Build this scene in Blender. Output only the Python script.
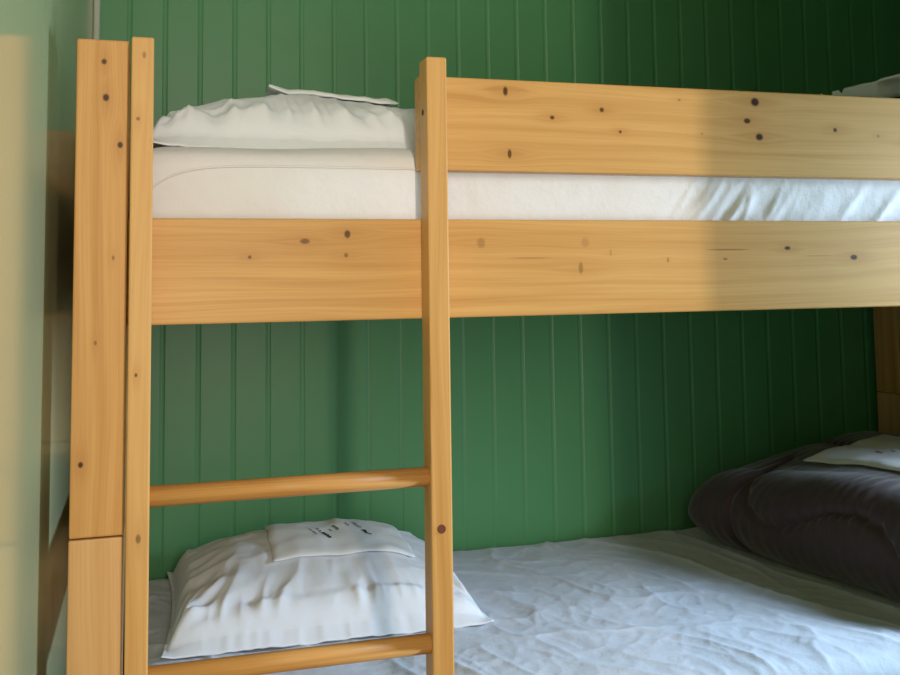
import bpy, bmesh, math, random
import numpy as np
from mathutils import Vector, Matrix, noise
from mathutils.bvhtree import BVHTree

for o in list(bpy.data.objects):
    bpy.data.objects.remove(o)
S = bpy.context.scene
COL = S.collection

# ------------------------------------------------------------------ camera
cd = bpy.data.cameras.new('camera')
cd.sensor_width = 36.0
cd.lens = 40.0
cd.shift_x = -(451.33 - 450) / 900
cd.shift_y = -(337.5 - 198.88) / 900
cd.clip_start = 0.01
cam = bpy.data.objects.new('camera', cd)
COL.objects.link(cam)
cr = Vector((0.95757659, -0.28785443, -0.01367127))
cu = Vector((-0.00999919, -0.08060007, 0.99669637))
cf = Vector((0.28800537, 0.9542764, 0.08005905))
M = Matrix((cr, cu, -cf)).transposed().to_4x4()
M.translation = Vector((0.0579, -1.4173, -0.0885))
cam.matrix_world = M
S.camera = cam

# ------------------------------------------------------------------ world, lights, exposure
S.view_settings.view_transform = 'Standard'
S.view_settings.look = 'None'
S.view_settings.gamma = 1.0
S.view_settings.use_curve_mapping = False
S.view_settings.exposure = 0.0
w = bpy.data.worlds.new('world')
S.world = w
w.use_nodes = True
w.node_tree.nodes['Background'].inputs[0].default_value = (0.75, 0.88, 1.0, 1)
w.node_tree.nodes['Background'].inputs[1].default_value = 0.15


def area(name, loc, target, sx, sy, power, color, spread=180):
    l = bpy.data.lights.new(name, 'AREA')
    l.shape = 'RECTANGLE'
    l.size = sx
    l.size_y = sy
    l.energy = power
    l.color = color
    l.spread = math.radians(spread)
    o = bpy.data.objects.new(name, l)
    COL.objects.link(o)
    o.location = loc
    d = Vector(target) - Vector(loc)
    o.rotation_euler = d.to_track_quat('-Z', 'Y').to_euler()
    return o


# daylight through the doorway behind the camera, warm from the room beyond, plus an added fill
area('doorway_daylight', (0.36, -1.93, 0.0), (0.42, 0.0, 0.0), 0.07, 1.6, 16.5, (1.0, 0.885, 0.72))
area('passage_fill', (0.22, -1.96, 0.30), (0.42, 0.0, 0.25), 0.46, 1.2, 12, (1.0, 0.90, 0.74))  # broad warm fill lamp, added to soften the ladder's shadow on the wall
# cool daylight through the window in the right-hand wall
area('window_daylight', (2.20, -0.25, 0.02), (1.2, -0.15, -0.33), 0.20, 0.40, 20, (0.60, 0.80, 1.0), 115)

FLOOR = -1.20
CEIL = 1.15
XL, XR, YB, YF = -0.072, 2.16, 0.984, -2.0

# ------------------------------------------------------------------ helpers


def tag(o, label=None, cat=None, group=None, kind=None):
    if label: o['label'] = label
    if cat: o['category'] = cat
    if group: o['group'] = group
    if kind: o['kind'] = kind
    return o


def link(name, me, mat=None, parent=None):
    o = bpy.data.objects.new(name, me)
    COL.objects.link(o)
    if mat is not None:
        me.materials.append(mat)
    if parent is not None:
        o.parent = parent
    return o


def mesh_obj(name, verts, faces, mat=None, parent=None, smooth=False, off=None):
    if off is not None:
        verts = [(v[0] - off[0], v[1] - off[1], v[2] - off[2]) for v in verts]
    me = bpy.data.meshes.new(name)
    me.from_pydata([tuple(map(float, v)) for v in verts], [], faces)
    me.validate()
    if smooth:
        me.polygons.foreach_set('use_smooth', [True] * len(me.polygons))
    me.update()
    return link(name, me, mat, parent)


def empty(name, loc):
    o = bpy.data.objects.new(name, None)
    COL.objects.link(o)
    o.location = loc
    o.empty_display_size = 0.05
    return o


def bm_box(bm, x0, x1, y0, y1, z0, z1, bevel=0.0, seg=2):
    r = bmesh.ops.create_cube(bm, size=1.0)
    vs = r['verts']
    bmesh.ops.scale(bm, vec=(x1 - x0, y1 - y0, z1 - z0), verts=vs)
    bmesh.ops.translate(bm, vec=((x0 + x1) / 2, (y0 + y1) / 2, (z0 + z1) / 2), verts=vs)
    if bevel > 0:
        es = list({e for v in vs for e in v.link_edges})
        bmesh.ops.bevel(bm, geom=es, offset=bevel, segments=seg, affect='EDGES', profile=0.5)


def from_bm(name, bm, mat=None, parent=None, off=(0, 0, 0), smooth=False):
    bmesh.ops.translate(bm, vec=(-off[0], -off[1], -off[2]), verts=bm.verts)
    bmesh.ops.recalc_face_normals(bm, faces=bm.faces)
    me = bpy.data.meshes.new(name)
    bm.to_mesh(me)
    bm.free()
    if smooth:
        me.polygons.foreach_set('use_smooth', [True] * len(me.polygons))
    return link(name, me, mat, parent)


def box(name, x0, x1, y0, y1, z0, z1, mat, parent=None, off=(0, 0, 0), bevel=0.0):
    bm = bmesh.new()
    bm_box(bm, x0, x1, y0, y1, z0, z1, bevel)
    return from_bm(name, bm, mat, parent, off)


def cyl(name, p0, p1, r, mat, parent=None, off=(0, 0, 0), n=24, smooth=True, rings=1, wob=0.0):
    p0, p1 = Vector(p0), Vector(p1)
    d = (p1 - p0)
    q = d.to_track_quat('Z', 'Y').to_matrix()
    vs, fs = [], []
    for k in range(rings + 1):
        t = k / rings
        for i in range(n):
            a = 2 * math.pi * i / n
            vs.append(tuple(p0 + d * t + q @ Vector((r * math.cos(a), r * math.sin(a), 0))))
    for k in range(rings):
        for i in range(n):
            j = (i + 1) % n
            fs.append((k * n + i, k * n + j, (k + 1) * n + j, (k + 1) * n + i))
    fs.append(tuple(range(n))[::-1])
    fs.append(tuple(rings * n + i for i in range(n)))
    o = mesh_obj(name, vs, fs, mat, parent, off=off)
    if smooth:
        for p in o.data.polygons:
            p.use_smooth = len(p.vertices) == 4
    return o


# ------------------------------------------------------------------ materials
class NT:
    def __init__(self, name):
        self.m = bpy.data.materials.new(name)
        self.m.use_nodes = True
        self.t = self.m.node_tree
        self.b = self.t.nodes['Principled BSDF']

    def n(self, typ, **kw):
        nd = self.t.nodes.new(typ)
        for k, v in kw.items():
            setattr(nd, k, v)
        return nd

    def put(self, a, b):
        if isinstance(a, (int, float)):
            b.default_value = a
        elif isinstance(a, tuple):
            b.default_value = a
        else:
            self.t.links.new(a, b)

    def math(self, op, a, b=0.0, c=None, clamp=False):
        nd = self.n('ShaderNodeMath', operation=op, use_clamp=clamp)
        self.put(a, nd.inputs[0])
        self.put(b, nd.inputs[1])
        if c is not None:
            self.put(c, nd.inputs[2])
        return nd.outputs[0]

    def mix(self, f, a, b):
        nd = self.n('ShaderNodeMix', data_type='RGBA')
        self.put(f, nd.inputs[0])
        self.put(a, nd.inputs[6])
        self.put(b, nd.inputs[7])
        return nd.outputs[2]

    def noise(self, vec, scale=1.0, detail=2.0, rough=0.5):
        nd = self.n('ShaderNodeTexNoise')
        self.put(vec, nd.inputs['Vector'])
        nd.inputs['Scale'].default_value = scale
        nd.inputs['Detail'].default_value = detail
        nd.inputs['Roughness'].default_value = rough
        return nd.outputs[0]

    def ramp(self, v, lo, hi, a=0.0, b=1.0):
        nd = self.n('ShaderNodeMapRange', interpolation_type='SMOOTHSTEP')
        self.put(v, nd.inputs[0])
        for i, x in enumerate((lo, hi, a, b)):
            nd.inputs[1 + i].default_value = x
        return nd.outputs[0]

    def bump(self, h, strength, dist):
        nd = self.n('ShaderNodeBump')
        nd.inputs['Strength'].default_value = strength
        nd.inputs['Distance'].default_value = dist
        self.put(h, nd.inputs['Height'])
        self.t.links.new(nd.outputs[0], self.b.inputs['Normal'])


def c4(r, g, b):
    return (r, g, b, 1.0)


def wood(name, axis, knots=(), light=(0.64, 0.362, 0.130), dark=(0.50, 0.245, 0.070), zoff=0.0, seed=0.0, plain=False):
    """Lacquered pine: grain along the axis 'x' or 'z'; knots at (x, z, half length, half width, darkness)."""
    t = NT(name)
    tc = t.n('ShaderNodeTexCoord')
    sp = t.n('ShaderNodeSeparateXYZ')
    t.t.links.new(tc.outputs['Object'], sp.inputs[0])
    X, Y, Z = sp.outputs
    Z = t.math('ADD', Z, zoff)
    al, ac = (X, Z) if axis == 'x' else (Z, X)
    kmask = None
    khalo = None
    acd = ac
    for (kx, kz, rl, rw, dk) in knots:
        ka, kc = (kx, kz) if axis == 'x' else (kz, kx)
        da = t.math('SUBTRACT', al, ka)
        dc = t.math('SUBTRACT', ac, kc)
        a2 = t.math('POWER', t.math('ABSOLUTE', t.math('DIVIDE', da, rl)), 2.0)
        b2 = t.math('POWER', t.math('ABSOLUTE', t.math('DIVIDE', dc, rw)), 2.0)
        r = t.math('SQRT', t.math('ADD', a2, b2))
        mk = t.math('MULTIPLY', t.ramp(r, 0.45, 1.0, 1.0, 0.0), dk)
        a3 = t.math('POWER', t.math('ABSOLUTE', t.math('DIVIDE', da, (rl + rw) * 2.6)), 2.0)
        b3 = t.math('POWER', t.math('ABSOLUTE', t.math('DIVIDE', dc, (rl + rw) * 1.0)), 2.0)
        hl = t.math('MULTIPLY', t.math('POWER', 2.718, t.math('MULTIPLY', t.math('ADD', a3, b3), -1.0)), dk)
        kmask = mk if kmask is None else t.math('MAXIMUM', kmask, mk)
        khalo = hl if khalo is None else t.math('MAXIMUM', khalo, hl)
        # grain swerves round the knot
        push = t.math('MULTIPLY', t.math('MULTIPLY', t.math('SIGN', dc), hl), rw * 1.6)
        acd = t.math('SUBTRACT', acd, push)
    v0 = t.n('ShaderNodeCombineXYZ')
    t.put(t.math('MULTIPLY', al, 1.3), v0.inputs[0])
    t.put(t.math('MULTIPLY', ac, 7.0), v0.inputs[1])
    t.put(t.math('ADD', t.math('MULTIPLY', Y, 7.0), seed), v0.inputs[2])
    warp = t.noise(v0.outputs[0], 1.0, 2.0)
    acw = t.math('ADD', acd, t.math('MULTIPLY', t.math('SUBTRACT', warp, 0.5), 0.055))
    v1 = t.n('ShaderNodeCombineXYZ')
    t.put(t.math('MULTIPLY', al, 1.1), v1.inputs[0])
    t.put(t.math('MULTIPLY', acw, 62.0), v1.inputs[1])
    t.put(t.math('ADD', t.math('MULTIPLY', Y, 50.0), seed), v1.inputs[2])
    g1 = t.noise(v1.outputs[0], 1.0, 1.5, 0.5)
    v2 = t.n('ShaderNodeCombineXYZ')
    t.put(t.math('MULTIPLY', al, 5.0), v2.inputs[0])
    t.put(t.math('MULTIPLY', acw, 330.0), v2.inputs[1])
    t.put(t.math('ADD', t.math('MULTIPLY', Y, 220.0), seed), v2.inputs[2])
    g2 = t.noise(v2.outputs[0], 1.0, 2.0, 0.6)
    f = t.math('ADD', t.math('MULTIPLY', t.ramp(g1, 0.35, 0.72), 0.58), t.math('MULTIPLY', t.ramp(g2, 0.3, 0.75), 0.45))
    col = t.mix(f, c4(*light), c4(*dark))
    big = t.noise(v0.outputs[0], 0.8, 2.0)
    col = t.mix(t.math('MULTIPLY', t.ramp(big, 0.4, 0.75), 0.35), col, c4(light[0] * 1.08, light[1] * 1.12, light[2] * 1.2))
    if kmask is not None:
        col = t.mix(t.math('MULTIPLY', khalo, 0.42, clamp=True), col, c4(0.40, 0.17, 0.045))
        col = t.mix(kmask, col, c4(0.045, 0.012, 0.003))
    t.put(col, t.b.inputs['Base Color'])
    t.b.inputs['Roughness'].default_value = 0.45
    t.b.inputs['Specular IOR Level'].default_value = 0.2
    t.b.inputs['Coat Weight'].default_value = 0.03
    t.b.inputs['Coat Roughness'].default_value = 0.28
    h = t.math('ADD', t.math('MULTIPLY', g2, 0.5), g1)
    t.bump(h, 0.12, 0.0012)
    return t.m


def paint(name, col, rough=0.35, bump=0.1, coat=0.0, scale=60.0, spec=0.5, var=0.08):
    t = NT(name)
    tc = t.n('ShaderNodeTexCoord')
    n1 = t.noise(tc.outputs['Object'], scale, 3.0)
    n2 = t.noise(tc.outputs['Object'], 2.3, 3.0)
    lo = tuple(c * (1 - var) for c in col)
    hi = tuple(min(1, c * (1 + var)) for c in col)
    t.put(t.mix(n2, c4(*lo), c4(*hi)), t.b.inputs['Base Color'])
    t.b.inputs['Roughness'].default_value = rough
    t.b.inputs['Specular IOR Level'].default_value = spec
    t.b.inputs['Coat Weight'].default_value = coat
    t.b.inputs['Coat Roughness'].default_value = 0.1
    t.bump(n1, bump, 0.002)
    return t.m


def fabric(name, col, rough=0.9, weave=900.0, sheen=0.15, bump=0.15, wr=0.0, wscale=14.0, sub=0.0):
    t = NT(name)
    tc = t.n('ShaderNodeTexCoord')
    wv = t.noise(tc.outputs['Object'], weave, 1.0)
    soft = t.noise(tc.outputs['Object'], wscale, 4.0, 0.6)
    lo = tuple(c * 0.94 for c in col)
    t.put(t.mix(soft, c4(*lo), c4(*col)), t.b.inputs['Base Color'])
    t.b.inputs['Roughness'].default_value = rough
    t.b.inputs['Sheen Weight'].default_value = sheen
    t.b.inputs['Specular IOR Level'].default_value = 0.25
    h = t.math('ADD', t.math('MULTIPLY', wv, 0.06), t.math('MULTIPLY', soft, wr))
    t.bump(h, bump, 0.01)
    return t.m


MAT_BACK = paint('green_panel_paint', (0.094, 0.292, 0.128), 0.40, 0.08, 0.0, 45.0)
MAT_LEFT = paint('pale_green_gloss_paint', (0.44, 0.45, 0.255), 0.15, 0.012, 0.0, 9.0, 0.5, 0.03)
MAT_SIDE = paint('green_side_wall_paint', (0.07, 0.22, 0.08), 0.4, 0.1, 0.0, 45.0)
MAT_CEIL = paint('white_ceiling_paint', (0.72, 0.72, 0.68), 0.6, 0.1)
MAT_FLOOR = wood('floor_boards', 'x', light=(0.42, 0.25, 0.12), dark=(0.30, 0.16, 0.07), seed=9.0)
MAT_TRIM = paint('off_white_trim', (0.50, 0.53, 0.43), 0.4, 0.05)
MAT_WHITE = fabric('white_cotton', (0.79, 0.815, 0.90), wr=0.5, bump=0.3)
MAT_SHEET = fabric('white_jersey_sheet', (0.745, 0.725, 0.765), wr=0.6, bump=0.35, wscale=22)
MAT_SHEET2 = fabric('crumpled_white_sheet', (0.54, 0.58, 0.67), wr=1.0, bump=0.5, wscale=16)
MAT_CLOTH = fabric('folded_white_linen', (0.80, 0.82, 0.86), wr=0.4, bump=0.25)
MAT_BROWN = fabric('dark_brown_microfibre', (0.062, 0.038, 0.040), 0.6, 700.0, 0.25, 0.2, 0.4, 30)
MAT_INK = paint('black_print', (0.015, 0.015, 0.02), 0.8, 0.0)
MAT_HOLE = paint('dark_bolt_hole', (0.02, 0.012, 0.008), 0.6, 0.0)
MAT_PLUG = paint('brown_wood_plug', (0.13, 0.040, 0.018), 0.4, 0.05)

# ------------------------------------------------------------------ the room


def structure(o):
    o['kind'] = 'structure'
    return o


structure(box('floor', XL - 0.1, XR + 0.1, YF - 0.1, YB + 0.1, FLOOR - 0.08, FLOOR, MAT_FLOOR))
structure(box('ceiling', XL - 0.1, XR + 0.1, YF - 0.1, YB + 0.1, CEIL, CEIL + 0.08, MAT_CEIL))
structure(box('wall_left', XL - 0.1, XL, YF, YB + 0.08, FLOOR, CEIL, MAT_LEFT))

# back wall of tongue-and-groove boards, real grooves
PW, PX = 0.0798, -0.072
prof = [(XL, YB)]
k = 1
while PX + k * PW < XR - 0.01:
    c = PX + k * PW
    hw, dp = 0.0064, 0.0015
    prof += [(c - hw, YB), (c - hw * 0.5, YB + dp * 0.75), (c, YB + dp), (c + hw * 0.5, YB + dp * 0.75), (c + hw, YB)]
    k += 1
prof.append((XR, YB))
n = len(prof)
vs = [(x, y, FLOOR) for x, y in prof] + [(x, y, CEIL) for x, y in prof]
vs += [(XL, YB + 0.08, FLOOR), (XR, YB + 0.08, FLOOR), (XL, YB + 0.08, CEIL), (XR, YB + 0.08, CEIL)]
fs = [(i, i + 1, n + i + 1, n + i) for i in range(n - 1)]
b = 2 * n
fs += [(b + 1, b, b + 2, b + 3), (0, n, b + 2, b), (n - 1, b + 1, b + 3, 2 * n - 1)]
structure(mesh_obj('wall_back', vs, fs, MAT_BACK))

# right wall with the window opening (in front of the bed, outside the picture)
WY0, WY1, WZ0, WZ1 = -0.66, -0.05, -0.48, 0.50
bm = bmesh.new()
for y0, y1, z0, z1 in ((YF, WY0, FLOOR, CEIL), (WY1, YB + 0.08, FLOOR, CEIL), (WY0, WY1, FLOOR, WZ0), (WY0, WY1, WZ1, CEIL)):
    bm_box(bm, XR, XR + 0.1, y0, y1, z0, z1)
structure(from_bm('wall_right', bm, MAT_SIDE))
bm = bmesh.new()
for y0, y1, z0, z1 in ((WY0, WY0 + 0.04, WZ0, WZ1), (WY1 - 0.04, WY1, WZ0, WZ1), (WY0 + 0.04, WY1 - 0.04, WZ0, WZ0 + 0.04), (WY0 + 0.04, WY1 - 0.04, WZ1 - 0.04, WZ1)):
    bm_box(bm, XR + 0.02, XR + 0.08, y0, y1, z0, z1)
structure(from_bm('window_1', bm, MAT_TRIM))
# unseen partition added right of the passage so its edge blocks doorway light
structure(box('wall_light_block', 0.712, XR, -0.76, -0.70, FLOOR, CEIL, MAT_SIDE))
# front wall with the doorway
DX0, DX1, DZ1 = 0.0, 0.60, 0.85
bm = bmesh.new()
bm_box(bm, XL, DX0, YF - 0.1, YF, FLOOR, CEIL)
bm_box(bm, DX1, XR, YF - 0.1, YF, FLOOR, CEIL)
bm_box(bm, DX0, DX1, YF - 0.1, YF, DZ1, CEIL)
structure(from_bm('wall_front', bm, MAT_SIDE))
# pale corner strip
bm = bmesh.new()
bm_box(bm, XL, XL + 0.015, YB - 0.015, YB, FLOOR, CEIL, 0.004)
structure(from_bm('trim_1', bm, MAT_TRIM))

# ------------------------------------------------------------------ bunk bed
BED = empty('bunk_bed', (1.0, 0.48, FLOOR))
tag(BED, 'lacquered pine bunk bed with ladder and guard rail against the green wall', 'bunk bed')
OFF = (1.0, 0.48, FLOOR)


def K(lst):
    """knots given in room coordinates (x, z, ...) to the bed's own"""
    return [(x - OFF[0], z - OFF[2], a * 0.85, b_ * 0.85, c_) for x, z, a, b_, c_ in lst]


guard_k = K([(0.574, 0.196, 0.006, 0.011, .9), (0.579, 0.100, 0.005, 0.011, .85), (0.650, 0.158, 0.006, 0.005, .85), (0.734, 0.173, 0.006, 0.006, .85),
             (0.765, 0.139, 0.004, 0.004, .8), (0.871, 0.194, 0.004, 0.003, .45), (1.011, 0.196, 0.012, 0.011, 1), (0.995, 0.164, 0.010, 0.007, .95),
             (1.017, 0.138, 0.011, 0.009, 1), (1.165, 0.154, 0.006, 0.006, .9), (1.252, 0.146, 0.004, 0.004, .5), (1.31, 0.135, 0.006, 0.004, .6), (0.91, 0.14, 0.004, 0.003, .3)])
rail_k = K([(0.531, -0.035, 0.010, 0.012, .30), (0.692, -0.074, 0.006, 0.014, .40), (0.842, -0.063, 0.003, 0.006, .45), (0.743, -0.051, 0.003, 0.008, .25),
            (0.945, -0.062, 0.006, 0.003, .55), (0.950, -0.047, 0.060, 0.002, .50), (1.062, -0.045, 0.009, 0.005, .95), (1.191, -0.061, 0.011, 0.007, .95),
            (0.268, -0.032, 0.011, 0.006, .7), (0.329, -0.022, 0.007, 0.009, .85), (0.327, -0.052, 0.005, 0.005, .55), (0.191, -0.054, 0.004, 0.004, .7),
            (0.700, -0.035, 0.010, 0.012, .18), (1.31, -0.065, 0.004, 0.006, .5), (0.61, -0.058, 0.05, 0.0015, .35), (1.12, -0.058, 0.05, 0.0015, .25)])
post_k = K([(-0.004, 0.211, 0.006, 0.0055, .9), (-0.001, 0.162, 0.008, 0.0065, .95), (0.018, 0.098, 0.007, 0.0055, .95), (0.011, -0.054, 0.005, 0.003, .5),
            (-0.010, -0.166, 0.005, 0.003, .5), (-0.026, -0.323, 0.006, 0.005, .95)])
stile_k = K([(0.048, 0.215, 0.007, 0.004, .45), (0.041, 0.129, 0.004, 0.004, .6), (0.042, -0.207, 0.004, 0.003, .8), (0.047, -0.415, 0.009, 0.005, .6)])

PINE_GUARD = wood('pine_guard_rail', 'x', guard_k, seed=3.1)
PINE_RAIL = wood('pine_side_rail', 'x', rail_k, seed=7.7)
PINE_POST = wood('pine_post', 'z', post_k, seed=1.3)
PINE_LOWER = wood('pine_lower_post', 'z', (), light=(0.67, 0.41, 0.19), dark=(0.53, 0.28, 0.10), seed=5.2)
PINE_STILE = wood('pine_stile', 'z', stile_k, seed=12.4)
PINE_RUNG = wood('pine_rung', 'x', (), light=(0.60, 0.31, 0.10), dark=(0.40, 0.17, 0.045), seed=21.0)
PINE_Y = wood('pine_end', 'x', (), light=(0.50, 0.28, 0.10), dark=(0.36, 0.17, 0.055), seed=31.0)

RZ, RH = 0.0, 0.145           # top and depth of the upper side rail


def bedbox(name, x0, x1, y0, y1, z0, z1, mat, bevel=0.0025, parent=BED):
    return box(name, x0, x1, y0, y1, z0, z1, mat, parent, OFF, bevel)


JN = -0.418
for (x0, x1) in ((-0.039, 0.0285), (2.012, 2.08)):
    for (y0, y1) in ((-0.008, 0.085), (0.865, 0.958)):
        bedbox('upper_post', x0, x1, y0, y1, JN + 0.001, 0.2413, PINE_POST)
        bedbox('lower_post', x0 - 0.0005, x1 - 0.001, y0, y1, FLOOR, JN - 0.001, PINE_LOWER)
LZ = -0.83                    # top of the lower side rail
for (y0, y1) in ((0.0, 0.03), (0.925, 0.955)):
    bedbox('side_rail', 0.0290, 2.0115, y0, y1, RZ - RH, RZ, PINE_RAIL)
    bedbox('side_rail', 0.0290, 2.0115, y0, y1, LZ - RH, LZ, PINE_RAIL)
for (x0, x1) in ((-0.022, 0.004), (2.042, 2.068)):
    bedbox('end_board', x0, x1, 0.086, 0.864, -0.145, 0.10, PINE_Y)
    bedbox('end_board', x0, x1, 0.086, 0.864, -0.585, -0.44, PINE_Y)
    bedbox('end_board', x0, x1, 0.086, 0.864, -0.98, -0.835, PINE_Y)
bedbox('bed_base', 0.029, 2.019, 0.031, 0.924, -0.135, -0.115, PINE_Y, 0)
bedbox('bed_base', 0.029, 2.019, 0.031, 0.924, -0.93, -0.91, PINE_Y, 0)
gr = bedbox('guard_rail', 0.4385, 2.0115, 0.0, 0.030, 0.0731, 0.2141, PINE_GUARD)
# ladder
SY0, SY1 = -0.0434, -0.0006
STL = bedbox('ladder_stile', 0.0318, 0.0605, SY0, SY1, FLOOR, 0.2395, PINE_STILE)
STR = bedbox('ladder_stile', 0.4380, 0.4683, SY0, SY1, FLOOR, 0.2335, wood('pine_right_stile', 'z', (), seed=15.5))
for z in (-0.367, -0.596, -0.825, -1.054):
    cyl('ladder_rung', (0.0606, -0.022, z), (0.4379, -0.022, z), 0.0135, PINE_RUNG, BED, OFF, 28)
pl = cyl('screw_plug', (0.4515, SY0 - 0.0012, -0.436), (0.4515, SY0 + 0.006, -0.436), 0.0062, MAT_PLUG, STR, OFF, 20)
bh = cyl('bolt_hole', (0.4374, -0.020, 0.155), (0.4400, -0.020, 0.155), 0.0045, MAT_HOLE, STR, OFF, 16)

# ------------------------------------------------------------------ mattresses


def spaced(a, b, n, edge, ne):
    """positions from a to b, closer together within edge of either end"""
    s = [a + edge * i / ne for i in range(ne)]
    s += [a + edge + (b - a - 2 * edge) * i / n for i in range(n + 1)]
    s += [b - edge + edge * i / ne for i in range(1, ne + 1)]
    return s


def mattress(name, x0, x1, y0, y1, z0, z1, mat, rfun, dtop, dside, loc, nx=220, ny=110, ns=14, Rc=0.05):
    xs = spaced(x0, x1, nx, 0.09, 14)
    ys = spaced(y0, y1, ny, 0.09, 14)
    NX, NY = len(xs), len(ys)
    V = []
    for i, x in enumerate(xs):
        for j, y in enumerate(ys):
            d = min(x - x0, x1 - x, y - y0, y1 - y)
            # rounded plan corners
            px, py = x, y
            cx_ = x0 + Rc if x < x0 + Rc else (x1 - Rc if x > x1 - Rc else None)
            cy_ = y0 + Rc if y < y0 + Rc else (y1 - Rc if y > y1 - Rc else None)
            if cx_ is not None and cy_ is not None:
                ux, uy = (x - cx_) / Rc, (y - cy_) / Rc
                m = max(abs(ux), abs(uy))
                l = math.hypot(ux, uy)
                if l > 1e-6:
                    px, py = cx_ + ux / l * m * Rc, cy_ + uy / l * m * Rc
            rh, rv = rfun(x, y)
            z = z1
            if d < rh:
                q = 1 - d / rh
                z = z1 - rv * (1 - math.sqrt(max(0.0, 1 - q * q)))
            z += dtop(x, y) * min(1.0, d / 0.03)
            V.append([px, py, z])
    F = []
    for i in range(NX - 1):
        for j in range(NY - 1):
            a = i * NY + j
            F.append((a, a + NY, a + NY + 1, a + 1))
    loop = [i * NY for i in range(NX)] + [(NX - 1) * NY + j for j in range(1, NY)] + [i * NY + NY - 1 for i in range(NX - 2, -1, -1)] + [j for j in range(NY - 2, 0, -1)]
    prev = loop
    cxm, cym = (x0 + x1) / 2, (y0 + y1) / 2
    for s in range(1, ns + 1):
        cur = []
        t = s / ns
        for idx in loop:
            vx, vy, vz = V[idx]
            z = vz + (z0 - vz) * t
            o_ = dside(vx, vy, z) * math.sin(min(1, t * 3) * math.pi / 2) * (1 if s < ns else 0)
            nxv = -1 if vx < x0 + 0.01 else (1 if vx > x1 - 0.01 else 0)
            nyv = -1 if vy < y0 + 0.01 else (1 if vy > y1 - 0.01 else 0)
            cur.append(len(V))
            V.append([vx + nxv * o_, vy + nyv * o_, z])
        L_ = len(loop)
        for i in range(L_):
            j = (i + 1) % L_
            F.append((prev[j], prev[i], cur[i], cur[j]))
        prev = cur
    F.append(tuple(prev))
    o = mesh_obj(name, V, F, mat, None, smooth=True, off=loc)
    o.location = loc
    return o


def fn(x, y, z, s):
    return noise.noise(Vector((x * s, y * s, z * s)))


def ridge(x, y, z):
    return 1 - abs(noise.noise(Vector((x, y, z)))) * 2.2


# upper: fitted sheet, creases gathering towards the right
def top_flat(x, y):
    return 0.004 * fn(x, y, 1.0, 6)


def up_r(x, y):
    k = math.exp(-max(0.0, x - 0.03) / 0.055)
    return 0.075, 0.034 + 0.008 * k


def up_side(x, y, z):
    o_ = 0.002 * fn(x, 0, z, 9)
    m = min(1, max(0, (x - 0.82) / 0.25))
    # slanting pulls at the right-hand half of the front
    u = x - 0.85 * (z - 0.03) - 0.02 * fn(x, 3, z, 5)
    o_ += m * 0.0033 * max(0.0, ridge(u * 14, 2.0, z * 3.0)) ** 2
    g = math.exp(-((x - 0.98) / 0.09) ** 2)
    o_ += g * 0.004 * max(0, ridge(x * 34 - z * 20, 5, z * 9)) ** 2
    l = math.exp(-max(0, x - 0.04) / 0.06)
    o_ += l * 0.004 * ridge((z + x * 0.7) * 26, 1.0, x * 3)
    return o_


MU = mattress('mattress', 0.032, 2.008, 0.034, 0.920, -0.114, 0.114, MAT_SHEET, up_r, top_flat, up_side, (1.0, 0.48, -0.114), Rc=0.02, ns=40, ny=60, nx=420)
tag(MU, 'white sheeted mattress on the upper bunk behind the guard rail', 'mattress', 'mattresses of the bunk bed')

# lower: crumpled sheet


def low_top(x, y):
    wx = x + 0.08 * fn(x, y, 0, 3.0)
    wy = y + 0.08 * fn(x, y, 7, 3.0)
    a = -0.45                    # main direction of the creases
    u = wx * math.cos(a) + wy * math.sin(a)
    v = -wx * math.sin(a) + wy * math.cos(a)
    a2, v2 = wx * math.cos(1.15) - wy * math.sin(1.15), wx * math.sin(1.15) + wy * math.cos(1.15)
    z = 0.0060 * max(0, ridge(a2 * 2.0, v2 * 8.0, 2.2)) ** 4
    z += 0.0030 * max(0, ridge(a2 * 4.5 + 3, v2 * 15, 4.2)) ** 3
    z += 0.0035 * max(0, ridge(u * 3.0, v * 9, 7.7)) ** 4 * (1 if x < 0.9 else max(0, 1 - (x - 0.9) / 0.3))
    z += 0.0014 * max(0, ridge(wx * 19, wy * 16, 9.1)) ** 2
    z += 0.007 * fn(x, y, 3, 2.2) + 0.0008 * fn(x, y, 2, 40)
    return z


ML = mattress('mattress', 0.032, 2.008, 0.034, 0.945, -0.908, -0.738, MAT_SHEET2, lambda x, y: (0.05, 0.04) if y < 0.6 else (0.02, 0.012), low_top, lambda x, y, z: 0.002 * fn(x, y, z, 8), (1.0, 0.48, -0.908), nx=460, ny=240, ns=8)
tag(ML, 'crumpled white sheeted mattress on the lower bunk under the brown duvet', 'mattress', 'mattresses of the bunk bed')
del ML['group']
del MU['group']
# sewn edge of the fitted sheet along the front of the upper mattress
spts = []
for i in range(120):
    x = 0.05 + 1.90 * i / 119
    spts.append(Vector((x, 0.0330, 0.114 - 0.036 - 0.045 * math.exp(-(x - 0.05) / 0.035))))
sv, sf = [], []
for i, p in enumerate(spts):
    for k in range(8):
        a = 2 * math.pi * k / 8
        sv.append(tuple(p + Vector((0, 0.0018 * math.cos(a), 0.0018 * math.sin(a)))))
for i in range(len(spts) - 1):
    for k in range(8):
        k2 = (k + 1) % 8
        sf.append((i * 8 + k, i * 8 + k2, (i + 1) * 8 + k2, (i + 1) * 8 + k))
mesh_obj('sheet_seam', sv, sf, MAT_SHEET, MU, smooth=True, off=(1.0, 0.48, -0.114))

# ------------------------------------------------------------------ pillows: puffed top, flat sewn hem, folds gathering at the seams


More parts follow.
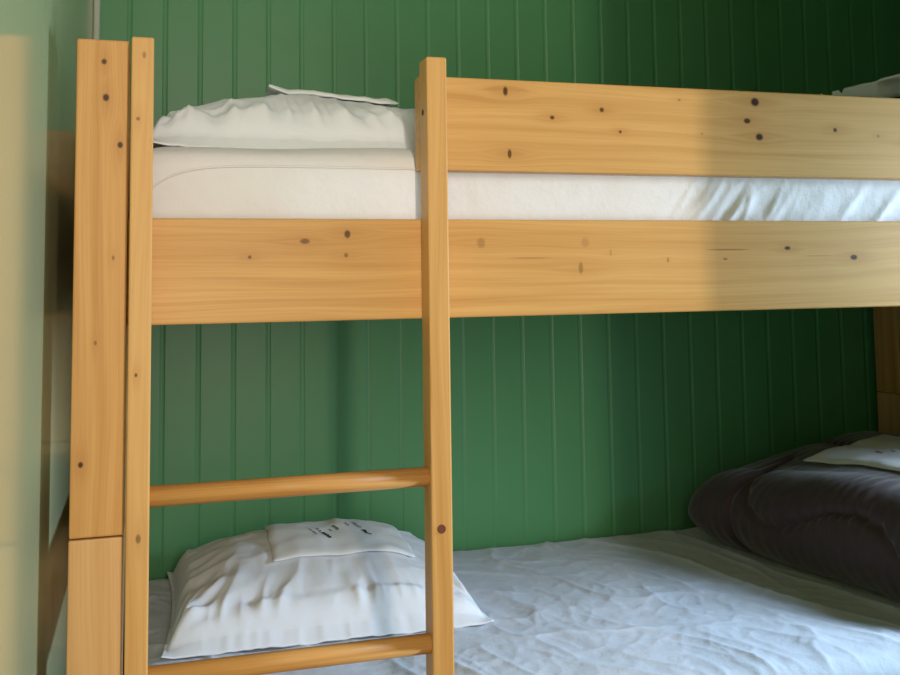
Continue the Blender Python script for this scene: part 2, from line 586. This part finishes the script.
def pillow_shape(W, D, H, seed, q=0.48, hem=0.02, amp=0.008, freq=6.0, nx=190, ny=150, pinch=0.05, lump=None, corner=1.0, zs=0.02, ze=0.003, side=0.006):
    P = np.zeros((2, nx + 1, ny + 1, 3))
    hw, hd = W / 2 - side, D / 2 - hem

    def nz(a, b_, c):
        return noise.noise(Vector((a, b_, c + seed * 7.3)))

    def fold(al, d, k):
        """soft folds that run away from a seam; al along it, d the distance from it"""
        w_ = al * freq + 0.9 * nz(al * 3, d * 2.2, k + 3)
        r1 = 1 - 2.0 * abs(nz(w_, d * 1.6, k))
        r2 = 1 - 2.0 * abs(nz(w_ * 2.1 + 5, d * 2.5, k + 1))
        return (max(-0.2, r1) * math.exp(-d / 0.42) + 0.55 * max(-0.2, r2) * math.exp(-d / 0.20)) * min(1.0, d / 0.03)

    for i in range(nx + 1):
        for j in range(ny + 1):
            x = W * (i / nx - 0.5)
            y = D * (j / ny - 0.5)
            ub, vb = max(-1, min(1, x / hw)), max(-1, min(1, y / hd))
            X = x * (1 - pinch * (1 - (2 * y / D) ** 2))
            Y = y * (1 - (pinch if y > 0 else 0.4 * pinch) * (1 - (2 * x / W) ** 2))
            body = max(0.0, (1 - abs(ub) ** 2.3) * (1 - abs(vb) ** 2.3))
            inside = abs(x) < hw and abs(y) < hd
            fx = 1 - abs(ub) ** 8
            zh = 0.007 + 0.004 * nz(x * 16, y * 16, 1) + 0.003 * nz(x * 40, y * 40, 2)
            if not inside:
                zf = max(0.003, zh)
                if y < -hd:                      # the front hem hangs down from the seam
                    f = (-hd - y) / hem
                    zf = zf * (1 - fx) + fx * (zs * (1 - f) + ze * f + 0.4 * (zh - 0.007) + 0.002 * nz(x * 60, 1, 3))
                P[0, i, j] = (X, Y, zf + 0.0012)
                P[1, i, j] = (X, Y, zf - 0.0012)
                continue
            h = H * body ** q
            if lump is not None:
                h *= lump(ub, vb)
            e = min(1.0, (1 - max(abs(ub), abs(vb))) / 0.16)
            dF, dB, dL, dR = (1 + vb) * hd, (1 - vb) * hd, (1 + ub) * hw, (1 - ub) * hw
            wr = fold(x, dF / 0.25, 10) + 0.5 * fold(x, dB / 0.25, 20) + 0.7 * fold(y, dL / 0.25, 30) + 0.7 * fold(y, dR / 0.25, 40)
            for cx_, cy_, k_ in ((-1, -1, 50), (1, -1, 60), (-1, 1, 70), (1, 1, 80)):
                rx_, ry_ = (ub - cx_) * hw, (vb - cy_) * hd
                r_ = math.hypot(rx_, ry_)
                th = math.atan2(ry_, rx_)
                wr += corner * 1.1 * (1 - 2.0 * abs(nz(th * 3.2 + 0.5 * nz(r_ * 6, th, k_), r_ * 2, k_))) * math.exp(-r_ / 0.13) * min(1, r_ / 0.05)
            wr = amp * wr + 0.35 * amp * nz(x * 9, y * 9, 5) * e + 0.12 * amp * nz(x * 30, y * 30, 6) * e
            P[0, i, j] = (X, Y, max(0.004, zh * (1 - e) + h + wr * min(1.0, e * 1.6)) + fx * max(0, zs - 0.007) * math.exp(-dF / 0.02))
            P[1, i, j] = (X, Y, max(0.0, (zh - 0.002) * (1 - e) ** 2))
    return P


def pillow_geo(P):
    _, a, b, _ = P.shape
    V = [tuple(v) for v in P[0].reshape(-1, 3)] + [tuple(v) for v in P[1].reshape(-1, 3)]
    nn = a * b
    F = []
    for i in range(a - 1):
        for j in range(b - 1):
            k_ = i * b + j
            F.append((k_, k_ + b, k_ + b + 1, k_ + 1))
            F.append((nn + k_, nn + k_ + 1, nn + k_ + b + 1, nn + k_ + b))
    loop = [i * b for i in range(a)] + [(a - 1) * b + j for j in range(1, b)] + [i * b + b - 1 for i in range(a - 2, -1, -1)] + [j for j in range(b - 2, 0, -1)]
    for i in range(len(loop)):
        j = (i + 1) % len(loop)
        F.append((loop[j], loop[i], nn + loop[i], nn + loop[j]))
    return V, F


def place(V, loc, rz, tilt=0.0):
    m = Matrix.Translation(loc) @ Matrix.Rotation(rz, 4, 'Z') @ Matrix.Rotation(tilt, 4, 'X')
    return [tuple(m @ Vector(v)) for v in V]


def add_pillow(P, loc, rz, label, tilt=0.0):
    V, F = pillow_geo(P)
    Wv = place(V, loc, rz, tilt)
    o = mesh_obj('pillow', Wv, F, MAT_WHITE, None, smooth=True, off=loc)
    o.location = loc
    tag(o, label, 'pillow')
    return o, BVHTree.FromPolygons([Vector(v) for v in Wv], F)


PL = pillow_shape(0.597, 0.52, 0.124, 5, zs=0.026, amp=0.016, freq=15.0, hem=0.026, lump=lambda a, b_: 1 + 0.14 * b_ - 0.03 * a)
pil_low, bvh_low = add_pillow(PL, (0.390, 0.674, -0.735), -0.035, 'plump white pillow on the lower bunk behind the ladder rungs')
PU = pillow_shape(0.61, 0.50, 0.100, 11, q=0.56, amp=0.016, freq=22.0, zs=0.016, ze=-0.007, hem=0.022, lump=lambda a, b_: 1.04 - 0.10 * a)
pil_up, bvh_up = add_pillow(PU, (0.345, 0.328, 0.1140), 0.0, 'white pillow on the upper bunk beside the left post')

# ------------------------------------------------------------------ folded duvets


def seg_d(px, py, ax, ay, bx, by):
    vx, vy = bx - ax, by - ay
    t = max(0, min(1, ((px - ax) * vx + (py - ay) * vy) / (vx * vx + vy * vy + 1e-12)))
    return math.hypot(px - ax - vx * t, py - ay - vy * t)


def poly_d(px, py, pts):
    return min(seg_d(px, py, *pts[i], *pts[i + 1]) for i in range(len(pts) - 1))


# stitched lines on the rolled side: (distance from the back end, distance up the profile)
def wavy(s0, s1, t0, amp, wl, ph, n_=40):
    return [(s0 + (s1 - s0) * i / n_, t0 + amp * math.sin(2 * math.pi * (s0 + (s1 - s0) * i / n_) / wl + ph)) for i in range(n_ + 1)]


def duvet(L, Wd, H, skew, seed, lines, nu=190, nt=150):
    """a duvet folded over into a thick bundle: back end at y=0 running to y=-L, left fold at x=0, right at x=Wd"""
    R = H / 2
    arc = math.pi * R * 0.92
    flat = Wd - R
    tot = arc + flat
    V, F = [], []
    for i in range(nu + 1):
        u = i / nu
        s = u * L
        e = min(s, L - s)
        er = 0.085
        endk = 1.0 if e > er else math.sqrt(max(0.0, 1 - (1 - e / er) ** 2))
        for j in range(nt + 1):
            t = j / nt * tot
            if t < arc:
                a = -math.pi / 2 - math.pi * (t / arc)
                bx, bz = R + R * math.cos(a) * 1.05, R + R * math.sin(a)
                nx_, nz_ = math.cos(a), math.sin(a)
            else:
                q = (t - arc) / flat
                bx, bz = R + (t - arc), H
                bz = H * (1 + 0.16 * math.sin(q * math.pi * 0.55))
                if q > 0.9:
                    bz -= H * 0.5 * ((q - 0.9) / 0.1) ** 2
                nx_, nz_ = 0.0, 1.0
            d = min(poly_d(s, t, ln) for ln in lines)
            puff = 1 - math.exp(-(d / 0.030) ** 1.3)
            g = -0.010 * math.exp(-(d / 0.007) ** 2) + 0.009 * puff
            # puckers running away from the seam
            pk = 0.0050 * math.exp(-(max(0, d - 0.004) / 0.045)) * math.sin(s * 210 + 5 * noise.noise(Vector((s * 9, t * 4, seed)))) * (0.4 + max(0, noise.noise(Vector((s * 7, 3, seed)))))
            g += pk + 0.006 * noise.noise(Vector((s * 6, t * 6, seed))) + 0.0025 * noise.noise(Vector((s * 18, t * 14, seed + 3)))
            shr = 0.35 + 0.65 * endk
            x = (bx + nx_ * g)
            zc = H * 0.45
            z = max(0.002, (bz + nz_ * g))
            z = z if e > er else (zc + (z - zc) * (0.25 + 0.75 * endk)) * (1 - 0.0 * shr)
            if e <= er:
                x = R + (x - R) * (0.72 + 0.28 * endk)
                z = max(0.002, z - (1 - endk) * 0.02)
            y = -s
            x += skew * s + 0.012 * noise.noise(Vector((s * 4, 0, seed)))
            z *= 0.74 + 0.26 * min(1.0, (s / 0.42)) ** 0.8 if t < arc else 0.74 + 0.26 * min(1.0, (s + (t - arc)) / 0.42) ** 0.8
            z = z * (1 + 0.05 * noise.noise(Vector((s * 3, t * 2, seed + 9))))
            V.append((x, y, z))
    b_ = nt + 1
    for i in range(nu):
        for j in range(nt):
            a = i * b_ + j
            F.append((a, a + 1, a + b_ + 1, a + b_))
    # right side and underside close back to the first row
    for i in range(nu):
        F.append((i * b_ + nt, i * b_, (i + 1) * b_, (i + 1) * b_ + nt))
    F.append(tuple(range(nt, -1, -1)))
    F.append(tuple(nu * b_ + j for j in range(nt + 1)))
    return V, F


lines = [[(0.13, 0.40), (0.15, 0.32), (0.165, 0.26), (0.20, 0.19), (0.25, 0.155), (0.30, 0.148), (0.36, 0.165), (0.43, 0.195), (0.50, 0.205), (0.56, 0.19), (0.60, 0.15), (0.63, 0.10), (0.65, 0.03)],
         [(0.155, 0.30), (0.15, 0.20), (0.16, 0.10), (0.17, 0.02)], wavy(0.02, 0.74, 0.52, 0.03, 0.38, 0.5)]


def add_duvet(loc, label, H, L, seed, Wd=0.60, skew=0.20):
    V, F = duvet(L, Wd, H, skew, seed, lines)
    Wv = [(x + loc[0], y + loc[1], z + loc[2]) for x, y, z in V]
    o = mesh_obj('folded_duvet', V, F, MAT_BROWN, None, smooth=True)
    o.location = loc
    tag(o, label, 'duvet')
    return o, BVHTree.FromPolygons([Vector(v) for v in Wv], F)


duv_low, bvh_dlow = add_duvet((1.326, 0.834, -0.737), 'dark brown quilted duvet folded at the right end of the lower bunk', 0.212, 0.76, 2.0, 0.52)
duv_up, bvh_dup = add_duvet((1.42, 0.74, 0.116), 'folded brown duvet on the upper bunk, mostly hidden behind the guard rail', 0.180, 0.55, 6.0, 0.45)

# ------------------------------------------------------------------ folded white linen lying on pillows and duvets


def drape(bvh, cx, cy, w_, d_, rz, th, seed, curl, zdef, nx=44, ny=34):
    """folded cloth laid on a surface: follows it loosely, rounded fold on its edges"""
    top = []
    ca, sa = math.cos(rz), math.sin(rz)
    hs = np.zeros((nx + 1, ny + 1))
    pts = np.zeros((nx + 1, ny + 1, 2))
    for i in range(nx + 1):
        for j in range(ny + 1):
            u, v = i / nx - 0.5, j / ny - 0.5
            lx, ly = u * w_, v * d_
            wx, wy = cx + lx * ca - ly * sa, cy + lx * sa + ly * ca
            wx += 0.004 * noise.noise(Vector((u * 5, v * 5, seed)))
            wy += 0.004 * noise.noise(Vector((u * 5, v * 5, seed + 5)))
            pts[i, j] = wx, wy
            h = bvh.ray_cast(Vector((wx, wy, 2.0)), Vector((0, 0, -1)), 4.0)
            hs[i, j] = h[0].z if h[0] is not None else zdef
    base = hs.copy()
    for _ in range(10):
        p_ = np.pad(hs, 1, mode='edge')
        hs = (p_[:-2, 1:-1] + p_[2:, 1:-1] + p_[1:-1, :-2] + p_[1:-1, 2:] + 2 * hs) / 6
        hs = np.maximum(hs, base)
    V = []
    n2 = (nx + 1) * (ny + 1)
    for lay in (1, 0):
        for i in range(nx + 1):
            for j in range(ny + 1):
                u, v = i / nx - 0.5, j / ny - 0.5
                e = min(0.5 - abs(u), 0.5 - abs(v))
                tk = th * (0.35 + 0.65 * math.sqrt(min(1, e / 0.06)))
                z = hs[i, j] + 0.002 + curl(u, v)
                if lay:
                    z += tk + 0.0025 * noise.noise(Vector((u * 6, v * 6, seed + 2)))
                V.append((pts[i, j, 0], pts[i, j, 1], z))
    F = []
    b_ = ny + 1
    for i in range(nx):
        for j in range(ny):
            a = i * b_ + j
            F.append((a, a + b_, a + b_ + 1, a + 1))
            F.append((n2 + a, n2 + a + 1, n2 + a + b_ + 1, n2 + a + b_))
    loop = [i * b_ for i in range(nx + 1)] + [nx * b_ + j for j in range(1, ny + 1)] + [i * b_ + ny for i in range(nx - 1, -1, -1)] + [j for j in range(ny - 1, 0, -1)]
    for i in range(len(loop)):
        j = (i + 1) % len(loop)
        F.append((loop[j], loop[i], n2 + loop[i], n2 + loop[j]))
    return V, F


def add_cloth(bvh, cx, cy, w_, d_, rz, th, seed, curl, zdef, label):
    V, F = drape(bvh, cx, cy, w_, d_, rz, th, seed, curl, zdef)
    loc = (cx, cy, min(v[2] for v in V))
    o = mesh_obj('folded_pillowcase', V, F, MAT_CLOTH, None, smooth=True, off=loc)
    o.location = loc
    tag(o, label, 'linen')
    return o, BVHTree.FromPolygons([Vector(v) for v in V], F)


def print_marks(bvh, owner, rows, cx, cy, rz, seed):
    """rows of small black print lying on the cloth; the photo shows it too small to read"""
    rnd = random.Random(seed)
    ca, sa = math.cos(rz), math.sin(rz)

    def pt(x, y):
        wx, wy = cx + x * ca - y * sa, cy + x * sa + y * ca
        h = bvh.ray_cast(Vector((wx, wy, 2.0)), Vector((0, 0, -1)), 4.0)
        return (wx, wy, (h[0].z if h[0] is not None else 0) + 0.0007) if h[0] is not None else None

    def stroke(V, F, x0, y0, x1, y1, t_):
        dx, dy = x1 - x0, y1 - y0
        l = math.hypot(dx, dy) or 1
        nx_, ny_ = -dy / l * t_ / 2, dx / l * t_ / 2
        q = [pt(x0 + nx_, y0 + ny_), pt(x0 - nx_, y0 - ny_), pt(x1 - nx_, y1 - ny_), pt(x1 + nx_, y1 + ny_)]
        if None in q:
            return
        b_ = len(V)
        V.extend(q)
        F.append((b_, b_ + 1, b_ + 2, b_ + 3))

    for (x, y, h, n_, bold) in rows:
        x, y, h = x * 0.72, y * 0.80, h * 0.68
        V, F = [], []
        for i in range(n_):
            x0 = x + i * h * 0.85
            t_ = h * (0.30 if bold else 0.20)
            kind = rnd.randrange(4)
            stroke(V, F, x0, y, x0, y + h, t_)
            if kind == 0:
                stroke(V, F, x0, y + h * 0.9, x0 + h * 0.5, y + h * 0.9, t_)
                stroke(V, F, x0 + h * 0.5, y, x0 + h * 0.5, y + h, t_)
            elif kind == 1:
                stroke(V, F, x0, y + h * 0.5, x0 + h * 0.5, y + h * 0.5, t_)
                stroke(V, F, x0, y + h * 0.9, x0 + h * 0.5, y + h * 0.9, t_)
            elif kind == 2:
                stroke(V, F, x0, y + h * 0.1, x0 + h * 0.5, y + h * 0.1, t_)
            else:
                stroke(V, F, x0 + h * 0.5, y, x0 + h * 0.5, y + h * 0.6, t_)
                stroke(V, F, x0, y + h * 0.5, x0 + h * 0.5, y + h * 0.5, t_)
        if V:
            mesh_obj('printed_line', V, F, MAT_INK, owner, off=tuple(owner.location))


c1, b1 = add_cloth(bvh_low, 0.435, 0.695, 0.28, 0.255, -0.03, 0.006, 1.0, lambda u, v: 0.004 * max(0, -u - 0.3), -0.6,
                   'folded white pillowcase with black print on the lower pillow')
print_marks(b1, c1, [(-0.055, 0.062, 0.012, 5, False), (0.010, 0.060, 0.014, 4, True), (-0.055, 0.040, 0.009, 4, False), (-0.050, 0.000, 0.012, 4, True), (-0.030, -0.018, 0.008, 3, False), (-0.045, -0.048, 0.010, 4, False), (-0.010, -0.048, 0.016, 4, True), (-0.050, -0.066, 0.008, 8, False)],
            0.436, 0.668, -1.25, 3)
c2, b2 = add_cloth(bvh_up, 0.358, 0.33, 0.215, 0.20, -0.05, 0.009, 4.0, lambda u, v: 0.10 * max(0, -u - 0.36) + 0.05 * max(0, u - 0.36), 0.2,
                   'folded white pillowcase lying on top of the upper pillow')
c3, b3 = add_cloth(bvh_dlow, 1.675, 0.485, 0.26, 0.32, 0.15, 0.010, 7.0, lambda u, v: 0.0, -0.5,
                   'folded white pillowcase with dark print on the brown lower duvet')
print_marks(b3, c3, [(0, 0.02, 0.012, 5, True), (-0.01, -0.012, 0.009, 5, False), (0.0, -0.035, 0.009, 4, False)], 1.640, 0.47, 1.2, 5)
c4_, b4 = add_cloth(bvh_dup, 1.685, 0.36, 0.42, 0.26, 0.1, 0.012, 9.0, lambda u, v: 0.0, 0.3,
                    'folded white pillowcase on the upper bunk, peeking over the guard rail')
